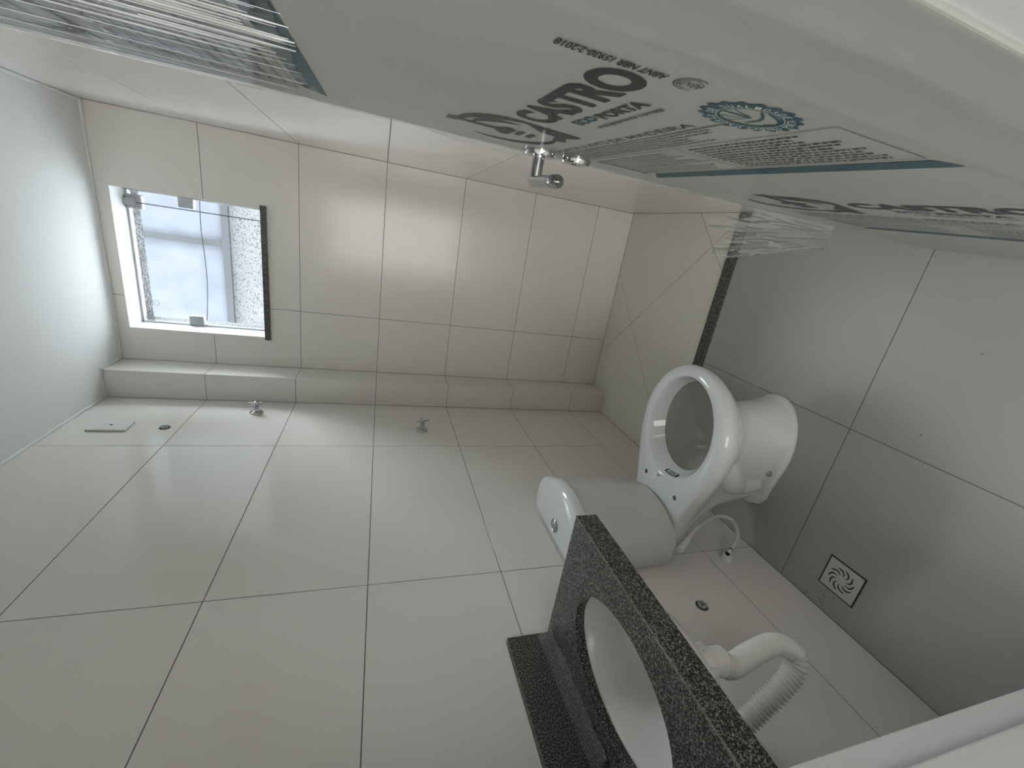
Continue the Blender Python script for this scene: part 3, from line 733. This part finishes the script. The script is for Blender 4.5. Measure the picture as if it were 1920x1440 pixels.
fit_text('rim_mark', 'go', lambda x, y: Vector((0.222 + 0.010 * y, TY + 0.022 - 0.012 * x, 0.3818)), 'ink_grey', toilet)
# black and white sticker on the inner back wall of the rim
def sticker(cx, ax0, ay0, z0, ax1, ay1, z1, a0, a1, t0, t1, off, name, material, n=8):
    mb = MB(); vs = []; fs = []
    for i in range(n + 1):
        a = radians(a0 + (a1 - a0) * i / n)
        for t in (t0, t1):
            ax, ay, z = ax0 + (ax1-ax0)*t - off, ay0 + (ay1-ay0)*t - off, z0 + (z1-z0)*t
            vs.append(Vector((cx + ax*cos(a), TY + ay*sin(a), z)))
    for i in range(n): fs.append((2*i, 2*i+1, 2*i+3, 2*i+2))
    mb.add(vs, fs); return mb.build(name, material, body, fix=False)
sticker(0.4145, 0.1615, 0.130, 0.362, 0.1505, 0.119, 0.336, 176, 200, -0.30, 0.92, 0.0012, 'sticker', 'ink_black')
sticker(0.4145, 0.1615, 0.130, 0.362, 0.1505, 0.119, 0.336, 178.5, 197.5, -0.20, 0.42, 0.0018, 'sticker_panel', 'ink_white')
for k in range(3): sticker(0.4145, 0.1615, 0.130, 0.362, 0.1505, 0.119, 0.336, 182, 195, -0.08 + 0.15*k, 0.0 + 0.15*k, 0.0022, 'sticker_text', 'ink_grey')
def sp(x, y):
    a = radians(195 - 13 * x); t = 0.84 - 0.30 * y; ax, ay, z = 0.1615 - 0.011*t - 0.0022, 0.130 - 0.011*t - 0.0022, 0.362 - 0.026*t
    return Vector((0.4145 + ax*cos(a), TY + ay*sin(a), z))
fit_text('sticker_lettering', 'ABNT', sp, 'ink_white', body)

# cistern tank
tank = tag(empty('toilet_tank', (0.09, TY, 0.38)), 'white ceramic toilet tank with a round push button on its lid', 'tank')
def tank_ring(z, hw, xb, xs, xm, r=0.03):
    pts = []
    n = 22
    for k in range(n + 1):                     # bowed front from near to far
        t = -1 + 2 * k / n; pts.append((xs + (xm - xs) * (1 - t * t), t * (hw - r * 0.0)))
    # round the two front corners
    pts[0] = (xs - r*0.75, -hw); pts[-1] = (xs - r*0.75, hw)
    pts.insert(1, (xs - r*0.18, -hw + r*0.20)); pts.insert(-1, (xs - r*0.18, hw - r*0.20))
    pts += [(xb + 0.012, hw), (xb, hw - 0.012)] + [(xb, hw - 0.012 - (2*hw - 0.024) * k / 6) for k in range(1, 6)] + [(xb, -hw + 0.012), (xb + 0.012, -hw)]
    return [Vector((x, TY + 0.010 + y, z)) for x, y in pts]
tk = MB().rings([tank_ring(0.3818, 0.150, 0.012, 0.098, 0.154), tank_ring(0.387, 0.159, 0.008, 0.107, 0.166), tank_ring(0.398, 0.163, 0.006, 0.111, 0.171), tank_ring(0.55, 0.169, 0.005, 0.113, 0.176), tank_ring(0.684, 0.174, 0.004, 0.116, 0.180), tank_ring(0.6845, 0.165, 0.01, 0.108, 0.170)])
tk.build('tank_body', 'tank_ceramic', tank, smooth=45)
ld = MB().rings([tank_ring(0.687, 0.172, 0.004, 0.114, 0.178), tank_ring(0.688, 0.179, 0.003, 0.120, 0.186), tank_ring(0.709, 0.179, 0.003, 0.120, 0.186), tank_ring(0.718, 0.175, 0.005, 0.114, 0.178), tank_ring(0.7225, 0.166, 0.010, 0.104, 0.166), tank_ring(0.7235, 0.13, 0.03, 0.085, 0.135)])
lid = ld.build('tank_lid', 'ceramic', tank, smooth=45)
bc = hit(1040, 985, 'z', 0.7236)
MB().lathe(bc, (0, 0, 1), [(-0.001, 0.021), (0.003, 0.021), (0.004, 0.0195), (0.003, 0.0165)], 32).build('button_ring', 'chrome', lid, smooth=40)
MB().lathe(bc, (0, 0, 1), [(-0.001, 0.0160), (0.0035, 0.0160), (0.0042, 0.0145)], 32).build('push_button', 'brushed_steel', lid, smooth=40)

# flexible water hose from the tank to the stub on the wall
vz = hit(1360, 1048, 'x', 0.0)
hs = tag(empty('water_hose', vz), 'white flexible water hose looping from tank to capped wall outlet', 'hose')
pts = [hit(1281, 1022, 'x', 0.075), hit(1290, 1010, 'x', 0.078), hit(1312, 985, 'x', 0.085), hit(1345, 968, 'x', 0.085), hit(1372, 975, 'x', 0.075), hit(1383, 1000, 'x', 0.060), hit(1376, 1022, 'x', 0.045), hit(1366, 1036, 'x', 0.032), Vector((0.016, vz.y, vz.z))]
MB().tube(smoothpath(pts, 8), 0.0068, 14).build('hose', 'hose_plastic', hs, smooth=60)
MB().tube([pts[0] + (pts[0] - pts[1]) * 0.7, pts[0], pts[1]], [0.011, 0.012, 0.009], 14).build('hose_nut', 'hose_plastic', hs, smooth=40)
cp = smoothpath(pts, 8)
MB().tube(cp[-9:-5], 0.0072, 14).build('hose_marking', 'rubber_black', hs, smooth=60)
MB().tube(cp[-13:-11], 0.0071, 14).build('hose_marking', 'ink_grey', hs, smooth=60)
MB().lathe(vz, (1, 0, 0), [(0.0002, 0.019), (0.004, 0.019), (0.006, 0.0165), (0.018, 0.016), (0.024, 0.012), (0.026, 0.008)], 24).build('wall_cap', 'hose_plastic', hs, smooth=40)

# ------------------------------------------------------------------ wash basin counter
van = tag(empty('basin_counter', (0.18, 0.40, 0.82)), 'black granite basin counter with backsplash and front apron', 'counter')
CX1, CY1, CZ = 0.352, 0.641, 0.866; CYN = YF1 + 0.011; TH = 0.02
SC = Vector((0.192, 0.402)); SA, SB = 0.104, 0.154
def counter_top():
    mb = MB(); n = 64
    rect = []
    for k in range(n):
        a = 2*pi*k/n; c, s = cos(a), sin(a)
        tx = ((CX1 - SC.x) / c if c > 0 else (0.0005 - SC.x) / c) if abs(c) > 1e-6 else 1e9
        ty = ((CY1 - SC.y) / s if s > 0 else (CYN - SC.y) / s) if abs(s) > 1e-6 else 1e9
        t = min(tx, ty); rect.append(Vector((SC.x + c*t, SC.y + s*t, 0)))
    for corner in ((CX1, CY1), (0.0005, CY1), (0.0005, CYN), (CX1, CYN)):
        i = min(range(n), key=lambda q: (rect[q].xy - Vector(corner)).length); rect[i] = Vector((*corner, 0))
    el = [Vector((SC.x + SA*cos(2*pi*k/n), SC.y + SB*sin(2*pi*k/n), 0)) for k in range(n)]
    up = lambda r, z: [Vector((p.x, p.y, z)) for p in r]
    rings_ = [up(rect, CZ), up(el, CZ), up(el, CZ - TH), up(rect, CZ - TH), up(rect, CZ)]
    mb.rings(rings_, False, False)
    return mb
counter_top().build('countertop', 'granite', van)
MB().box((CX1 - 0.0185, CYN, CZ - 0.049), (CX1 + 0.0015, CY1 + 0.0015, CZ - 0.0004)).build('apron', 'granite', van, bevel=0.0012)
MB().box((0.0008, CYN, CZ + 0.0002), (0.020, CY1, CZ + 0.100)).build('backsplash', 'granite', van, bevel=0.0015)
MB().box((0.0003, CYN, CZ + 0.1002), (0.006, CY1 + 0.002, CZ + 0.1028)).build('caulk_line', 'caulk', van, bevel=0.001)
MB().box((CX1 - 0.0006, CYN, CZ - 0.0016), (CX1 + 0.0022, CY1 + 0.0018, CZ + 0.0003)).build('glue_line', 'granite_glue', van)
sk = tag(empty('wash_basin', (SC.x, SC.y, CZ - 0.15)), 'white oval undermount wash basin set under the granite counter', 'basin')
def basin():
    n = 64; rs = []
    prof = [(1.10, 0.022), (1.10, 0.0205), (1.03, 0.0205), (0.99, 0.03), (0.95, 0.06), (0.86, 0.095), (0.70, 0.125), (0.45, 0.142), (0.16, 0.150)]
    for q, dpt in prof: rs.append([Vector((SC.x + SA*q*cos(2*pi*k/n), SC.y + SB*q*sin(2*pi*k/n), CZ - dpt)) for k in range(n)])
    outer = [(0.18, 0.160), (0.50, 0.152), (0.76, 0.135), (0.93, 0.102), (1.02, 0.065), (1.06, 0.03), (1.10, 0.022)]
    for q, dpt in outer: rs.append([Vector((SC.x + SA*q*cos(2*pi*k/n), SC.y + SB*q*sin(2*pi*k/n), CZ - dpt)) for k in range(n)])
    mb = MB(); mb.rings(rs, False, False); return mb
basin().build('bowl', 'basin_ceramic', sk, smooth=50)
MB().lathe((SC.x, SC.y, CZ - 0.162), (0, 0, 1), [(0, 0.024), (0.0125, 0.024), (0.0135, 0.021), (0.011, 0.012)], 28).build('drain_fitting', 'chrome', sk, smooth=40)
# wrinkled strip of clear tape left on the counter
fa, fb = Vector((0.0205, 0.628, CZ + 0.02)), Vector((0.0205, 0.40, CZ + 0.02))
tp = flap(Vector((0.0215, 0.632, CZ + 0.028)), Vector((0.0215, 0.36, CZ + 0.020)), Vector((0.060, 0.36, CZ + 0.003)), Vector((0.052, 0.636, CZ + 0.003)), 60, 14, 0.0022, 51).build('clear_tape', 'crumpled_film', smooth=True, fix=False)
tag(tp, 'crumpled strip of clear tape stuck along the granite backsplash', 'tape')

# corrugated drain hose under the basin
dh = tag(empty('drain_hose', (0.0, 0.40, 0.45)), 'white corrugated drain hose looping from the basin down to the wall', 'hose')
D0 = Vector((SC.x, SC.y, CZ - 0.160))
pth = [D0 + Vector((0, 0, -0.045)), hit(1372, 1248, 'x', 0.188), hit(1405, 1228, 'x', 0.188), hit(1450, 1208, 'x', 0.182), hit(1484, 1220, 'x', 0.165), hit(1490, 1252, 'x', 0.140), hit(1462, 1292, 'x', 0.105), hit(1425, 1328, 'x', 0.065), hit(1390, 1362, 'x', 0.03), hit(1370, 1385, 'x', 0.0)]
sp_ = smoothpath(pth, 60)
# resample at even steps, corrugate
tot = [0]
for a, b in zip(sp_, sp_[1:]): tot.append(tot[-1] + (b - a).length)
def at_len(d):
    import bisect
    i = min(max(bisect.bisect_right(tot, d) - 1, 0), len(sp_) - 2); t = (d - tot[i]) / max(1e-9, tot[i+1] - tot[i]); return sp_[i].lerp(sp_[i+1], t)
N = 520; cp_ = [at_len(tot[-1] * k / N) for k in range(N + 1)]
rad = []
for k in range(N + 1):
    d = tot[-1] * k / N; fr = k / N
    amp = 0.0016 if 0.10 < fr < 0.44 else 0.0026
    if fr < 0.06: amp = 0.0
    if 0.40 < fr < 0.52: amp = 0.0009
    per = 0.0062 if fr < 0.42 else 0.0088
    rad.append(0.0205 + amp * sin(2*pi*d/per))
MB().tube(cp_, rad, 24).build('corrugated_hose', 'hose_plastic', dh, smooth=80)
ax = (pth[1] - pth[0]).normalized()
MB().lathe(D0, (0, 0, -1), [(0, 0.021), (0.014, 0.021), (0.015, 0.031), (0.020, 0.033), (0.036, 0.033), (0.040, 0.030), (0.044, 0.026), (0.075, 0.0245), (0.078, 0.021)], 32).build('drain_nut', 'hose_plastic', dh, smooth=40)
for k in range(8):
    a = 2*pi*k/8; c = D0 + Vector((0.0335*cos(a), 0.0335*sin(a), -0.028)); MB().lathe(c + Vector((0, 0, -0.008)), (0, 0, 1), [(0, 0.0022), (0.016, 0.0022)], 8).build('nut_grip', 'hose_plastic', dh, smooth=40)
ew = pth[-1]
MB().lathe((0.0, ew.y, ew.z), (1, 0, 0), [(0.0003, 0.036), (0.004, 0.036), (0.008, 0.028), (0.010, 0.024)], 28).build('wall_flange', 'hose_plastic', dh, smooth=40)

# ------------------------------------------------------------------ wall fittings
def stub(u, v, label):
    p = hit(u, v, 'x', 0.0); t = tag(empty('water_outlet', p), label, 'outlet')
    MB().lathe(p, (1, 0, 0), [(0.0003, 0.0175), (0.001, 0.0175), (0.0015, 0.0145)], 28).build('cut_ring', 'ink_grey', t, smooth=40)
    MB().lathe(p, (1, 0, 0), [(0.001, 0.0135), (0.006, 0.0135), (0.006, 0.0105), (0.0025, 0.0100)], 28, True, False).build('brass_collar', 'chrome', t, smooth=40)
    MB().lathe(p, (1, 0, 0), [(0.002, 0.0098), (0.0032, 0.0098)], 20).build('socket', 'light_grey_plastic', t)
    MB().lathe(p, (1, 0, 0), [(0.003, 0.005), (0.011, 0.005), (0.012, 0.003)], 6).build('plug', 'brushed_steel', t, smooth=40)
stub(1316, 1136, 'round metal water outlet in the tiles below the granite counter')
stub(309, 802, 'small round shower outlet in the tiles near the switch plate')
def valve(u, v, rot, label):
    p = hit(u, v, 'x', 0.0); t = tag(empty('shower_valve', p), label, 'valve', 'chrome cross-handle valves')
    MB().lathe(p, (1, 0, 0), [(0.0003, 0.026), (0.003, 0.026), (0.007, 0.0225), (0.011, 0.012), (0.012, 0.010)], 36).build('escutcheon', 'chrome', t, smooth=40)
    MB().lathe(p, (1, 0, 0), [(0.010, 0.0115), (0.034, 0.0105), (0.040, 0.0085)], 28).build('neck', 'chrome', t, smooth=40)
    MB().lathe(p, (1, 0, 0), [(0.038, 0.007), (0.041, 0.0105), (0.050, 0.0105), (0.054, 0.007), (0.055, 0.003)], 28).build('hub', 'chrome', t, smooth=40)
    for k in range(2):
        a = rot + k * pi/2; d = Vector((0, cos(a), sin(a))); c = p + Vector((0.0455, 0, 0))
        MB().lathe(c - d * 0.029, d, [(0, 0.003), (0.001, 0.0042), (0.057, 0.0042), (0.058, 0.003)], 16).build('handle_bar', 'chrome', t, smooth=40)
valve(481, 774, 0.02, 'upper chrome shower valve close to the chase and the ceiling end of the wall')
valve(791, 806, 0.22, 'lower chrome shower valve at half height on the tiles')
# blank plate
pl0 = hit(208, 801, 'x', 0.0)
bp_ = tag(empty('blank_plate', pl0), 'white blank electrical plate with a centre hole near the ceiling', 'plate')
MB().box((0.0004, pl0.y - 0.037, pl0.z - 0.058), (0.0085, pl0.y + 0.037, pl0.z + 0.058)).build('plate', 'white_plastic', bp_, bevel=0.003, seg=3, smooth=40)
MB().lathe((0.0086, pl0.y + 0.004, pl0.z), (1, 0, 0), [(0, 0.0045), (0.0003, 0.0045)], 18).build('hole', 'slot_dark', bp_)

# ------------------------------------------------------------------ floor drain
gc = Vector((0.1215, 0.5825, 0.0))
fd = tag(empty('floor_drain', gc), 'square floor drain grate with curved slots in a dark joint', 'drain')
MB().box((gc.x - 0.0500, gc.y - 0.0500, 0.00005), (gc.x + 0.0500, gc.y + 0.0500, 0.0004)).build('joint', 'dirt', fd)
MB().box((gc.x - 0.0455, gc.y - 0.0455, 0.0004), (gc.x + 0.0455, gc.y + 0.0455, 0.0030)).build('grate', 'light_grey_plastic', fd, bevel=0.001)
for k in range(10):
    a0 = 2*pi*k/10; mb = MB(); pts = []
    for i in range(9):
        t = i / 8; rr = 0.013 + 0.021 * t; aa = a0 + 0.95 * t * t - 0.35*t; pts.append((gc.x + rr*cos(aa), gc.y + rr*sin(aa)))
    for q in curve_strip(pts, [0.0012 + 0.0036 * sin(pi * (0.12 + 0.76 * (i/8) ** 1.3)) * (0.35 + 0.65 * i/8) for i in range(9)]): mb.add([(x, y, 0.0032) for x, y in q], [(0, 1, 2, 3)])
    mb.build('slot', 'slot_dark', fd, fix=False)
# crumbs of dirt around the drain and shower corner
rnd = random.Random(8); mb = MB()
def crumb(x, y, r):
    n = 6; mb.rings([[Vector((x + r*rnd.uniform(.6, 1.2)*cos(2*pi*j/n), y + r*rnd.uniform(.6, 1.2)*sin(2*pi*j/n), 0.0001)) for j in range(n)], [Vector((x + r*.5*cos(2*pi*j/n), y + r*.5*sin(2*pi*j/n), 0.0012)) for j in range(n)]])
for k in range(46):
    p = hit(rnd.gauss(1540, 18), rnd.gauss(1110, 18), 'z', 0.0)
    if 0.004 < p.x < 0.068 or p.y > 0.64: crumb(max(0.003, p.x), p.y, rnd.uniform(0.0004, 0.0016))
for u, v in ((1755, 482), (1842, 664), (1731, 653), (1540, 920), (1522, 931), (1752, 1276), (1471, 946), (1379, 508), (1351, 590), (1191, 612), (1187, 420), (1190, 412), (1157, 545), (1160, 538), (1155, 550), (1126, 675), (1313, 430)):
    p = hit(u, v, 'z', 0.0); crumb(p.x, p.y, rnd.uniform(0.0008, 0.0018))
tag(mb.build('dirt_crumbs', 'dirt'), 'tiny dark crumbs of dirt scattered on the floor tiles', 'dirt', kind='stuff')
